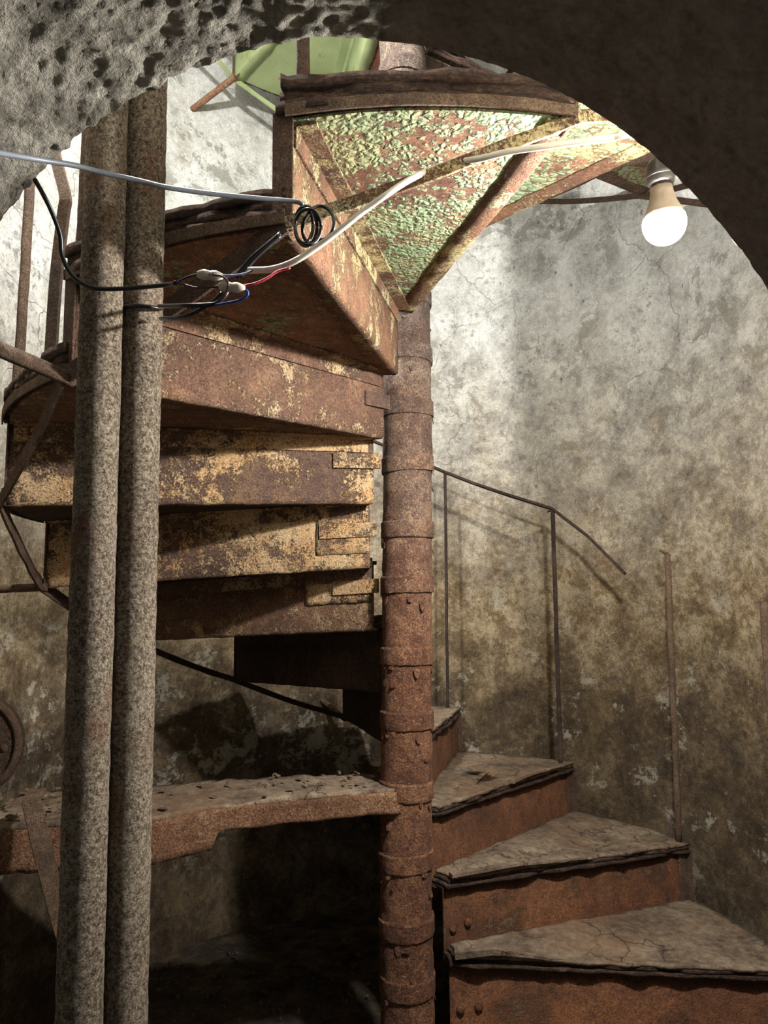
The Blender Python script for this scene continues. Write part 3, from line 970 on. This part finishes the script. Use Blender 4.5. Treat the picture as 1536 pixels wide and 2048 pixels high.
# ------------------------------------------------------------------ cables
def cable(name, pts, r, mat, label, cat='cable', group=None, parent=None, flat=None):
    mb = MB(); P = smooth([at(*p) if abs(p[1]) > 50 else Vector(p) for p in pts])
    mb.tube(P, r, 8, flat)
    if parent is not None: return mb.build(name, M[mat], parent)
    return mb.thing(name, M[mat], P[0], label, cat, group)


# white cable: from the splice up across the tie bar, behind it, then to the lamp holder
cable('white_cable', [(496, 541, 1.035), (545, 538, 1.035), (590, 522, 1.035), (640, 490, 1.04), (690, 452, 1.045), (730, 420, 1.05), (775, 388, 1.052), (815, 362, 1.075), (860, 340, 1.12),
                      (905, 326, 1.125), (960, 317, 1.09), (1020, 303, 1.07), (1090, 293, 1.06), (1160, 284, 1.06), (1225, 276, 1.06), (1252, 270, 1.06), (1288, 268, 1.16), (1308, 275, 1.21), tuple(btop)],
      .0052, 'cable_white', 'white cable slanting across the overhead step to the lamp')
# grey cable from the left
cable('grey_cable', [(-60, 296, .72), (0, 306, .79), (70, 318, .85), (150, 331, .9), (210, 346, .93), (280, 362, .955), (330, 374, .97), (420, 387, 1.0), (520, 397, 1.03), (590, 403, 1.05), (606, 410, 1.052)],
      .0036, 'cable_grey', 'thin grey cable running in from the left over the pipes to the coil')
# coil
t = thing('cable_coil', at(615, 452, 1.05), 'small coil of black cable hanging at the centre from the tie bar end', 'coil')
for i, (cx_, cy_, rx, ry, yy) in enumerate(((612, 452, 22, 40, 1.05), (616, 454, 26, 36, 1.045), (608, 450, 18, 36, 1.055), (620, 458, 15, 28, 1.06), (640, 446, 28, 34, 1.065))):
    mb = MB(); pts = []
    for q in range(33):
        a_ = 2 * pi * q / 32 * (1 if i < 4 else .72) + (0 if i < 4 else 3.6); pts.append(at(cx_ + rx * cos(a_), cy_ + ry * sin(a_), yy + .006 * sin(a_ * 2 + i)))
    mb.tube(pts, .0027, 7); mb.build('loop', M['cable_black'], t)
# black cables on the left
cable('black_cable', [(70, 360, .93), (86, 388, .96), (104, 425, .985), (120, 470, 1.01), (124, 510, 1.02), (140, 545, 1.025), (165, 567, 1.032), (195, 577, 1.034), (250, 577, 1.045), (330, 570, 1.03), (352, 566, 1.0)],
      .0034, 'cable_black', 'black cable looping down left of the pipes and across them to the splice')
cable('black_cable', [(325, 614, 1.145), (322, 617, 1.125), (300, 614, 1.106), (276, 612, 1.1), (250, 614, 1.106), (236, 617, 1.12), (231, 619, 1.145)], .0034, 'cable_black', 'black cable tied round the right pipe')
cable('black_cable', [(318, 612, 1.105), (340, 612, 1.06), (370, 611, 1.015), (410, 610, 1.015), (432, 607, 1.018), (448, 594, 1.02), (455, 582, 1.022)], .0034, 'cable_black', 'black cable running from the right pipe to the lower splice')
cable('black_cable', [(321, 637, 1.115), (345, 637, 1.06), (375, 631, 1.03), (405, 617, 1.025), (428, 602, 1.024), (444, 586, 1.024)], .0034, 'cable_black', 'black cable drooping in a shallow bow below the splices')
for q, (dx, lb) in enumerate(((0, 'upper of two stiff black cable ends behind the splices'), (9, 'lower of two stiff black cable ends behind the splices'))):
    cable('cable_stub', [(470 + dx, 556, 1.06), (500 + dx * .6, 519 + dx * .4, 1.062), (530 + dx * .3, 493 + dx * .3, 1.065), (560, 468 + dx * .4, 1.07)], .0036, 'cable_black', lb, 'cable', 'stiff black cable ends')
# wires
cable('navy_wire', [(352, 566, 1.0), (370, 556, 1.0), (395, 549, 1.0), (420, 549, 1.0)], .0017, 'wire_navy', 'dark blue wire entering the upper splice', 'wire')
cable('navy_wire', [(440, 551, 1.0), (465, 551, 1.01), (490, 547, 1.02), (505, 541, 1.033)], .0017, 'wire_navy', 'dark blue wire from the upper splice to the white cable', 'wire')
cable('red_wire', [(484, 572, 1.01), (510, 567, 1.015), (535, 556, 1.02), (555, 543, 1.025), (580, 536, 1.03)], .002, 'wire_red', 'red wire from the lower splice to the white cable', 'wire')
cable('blue_wire', [(478, 578, 1.01), (492, 580, 1.01), (495, 590, 1.01), (480, 600, 1.012), (455, 606, 1.014), (430, 610, 1.016)], .002, 'wire_blue', 'bright blue wire curling under the lower splice', 'wire')
cable('brown_wire', [(352, 566, 1.0), (368, 569, 1.0), (390, 575, 1.0), (415, 575, 1.0), (440, 574, 1.005)], .0015, 'wire_brown', 'brown wire from the black cable into the lower splice', 'wire')
cable('brown_wire', [(425, 549, 1.0), (445, 553, .998), (456, 566, .997), (452, 585, .998), (436, 600, 1.0)], .0015, 'wire_brown', 'brown wire looping in front of the two splices', 'wire')
for (x0, y0, x1, y1, lb) in ((393, 548, 446, 553, 'milky tape splice, upper of the two between the wires'), (437, 572, 490, 577, 'milky tape splice, lower of the two at the red wire')):
    mb = MB(); P = [at(x0 + (x1 - x0) * i / 8, y0 + (y1 - y0) * i / 8, 1.0 + .01 * i / 8) for i in range(9)]
    mb.tube(P, [(.004, .0065, .008, .0078, .0065, .0078, .008, .0062, .004)[i] for i in range(9)], 8)
    mb.thing('wire_splice', M['clear'], P[0], lb, 'wire splice', 'two taped wire splices')

# ------------------------------------------------------------------ debris
mb = MB()
for i in range(420):
    a_ = random.uniform(radians(100), radians(235)); r = random.uniform(.55, 1.22); c_ = pol(a_, r, FLOOR + .015); s_ = random.uniform(.002, .009); th = random.random() * 6
    e1 = Vector((cos(th), sin(th), random.uniform(-.5, .5))) * s_; e2 = Vector((-sin(th), cos(th), random.uniform(-.5, .5))) * s_ * random.uniform(.3, .9)
    mb.box(c_, e1, e2, (0, 0, .003))
tag(mb.thing('floor_rubble', M['rust_post'], (CX - .5, CY + .5, FLOOR), 'rubble of rust flakes and plaster crumbs on the dark floor', 'rubble'), kind='stuff')
mb = MB()
for (px, py, w_, h_) in ((955, 1541, .030, .02), (972, 1552, .022, .018), (985, 1546, .018, .02), (965, 1560, .02, .012)):
    r_ = ray(px, py); c_ = r_ * ((H0 + RISE * 3 + .022) / r_.z); th = random.random() * 3
    mb.box(c_ + Vector((0, 0, .006)), (w_ * cos(th), w_ * sin(th), random.uniform(-.008, .012)), (-h_ * sin(th), h_ * cos(th), random.uniform(-.012, .012)), (0, 0, .001))
mb.thing('torn_flakes', M['dust'], at(968, 1550, 2.75), 'torn curled flakes lying on the step behind the column', 'flakes')
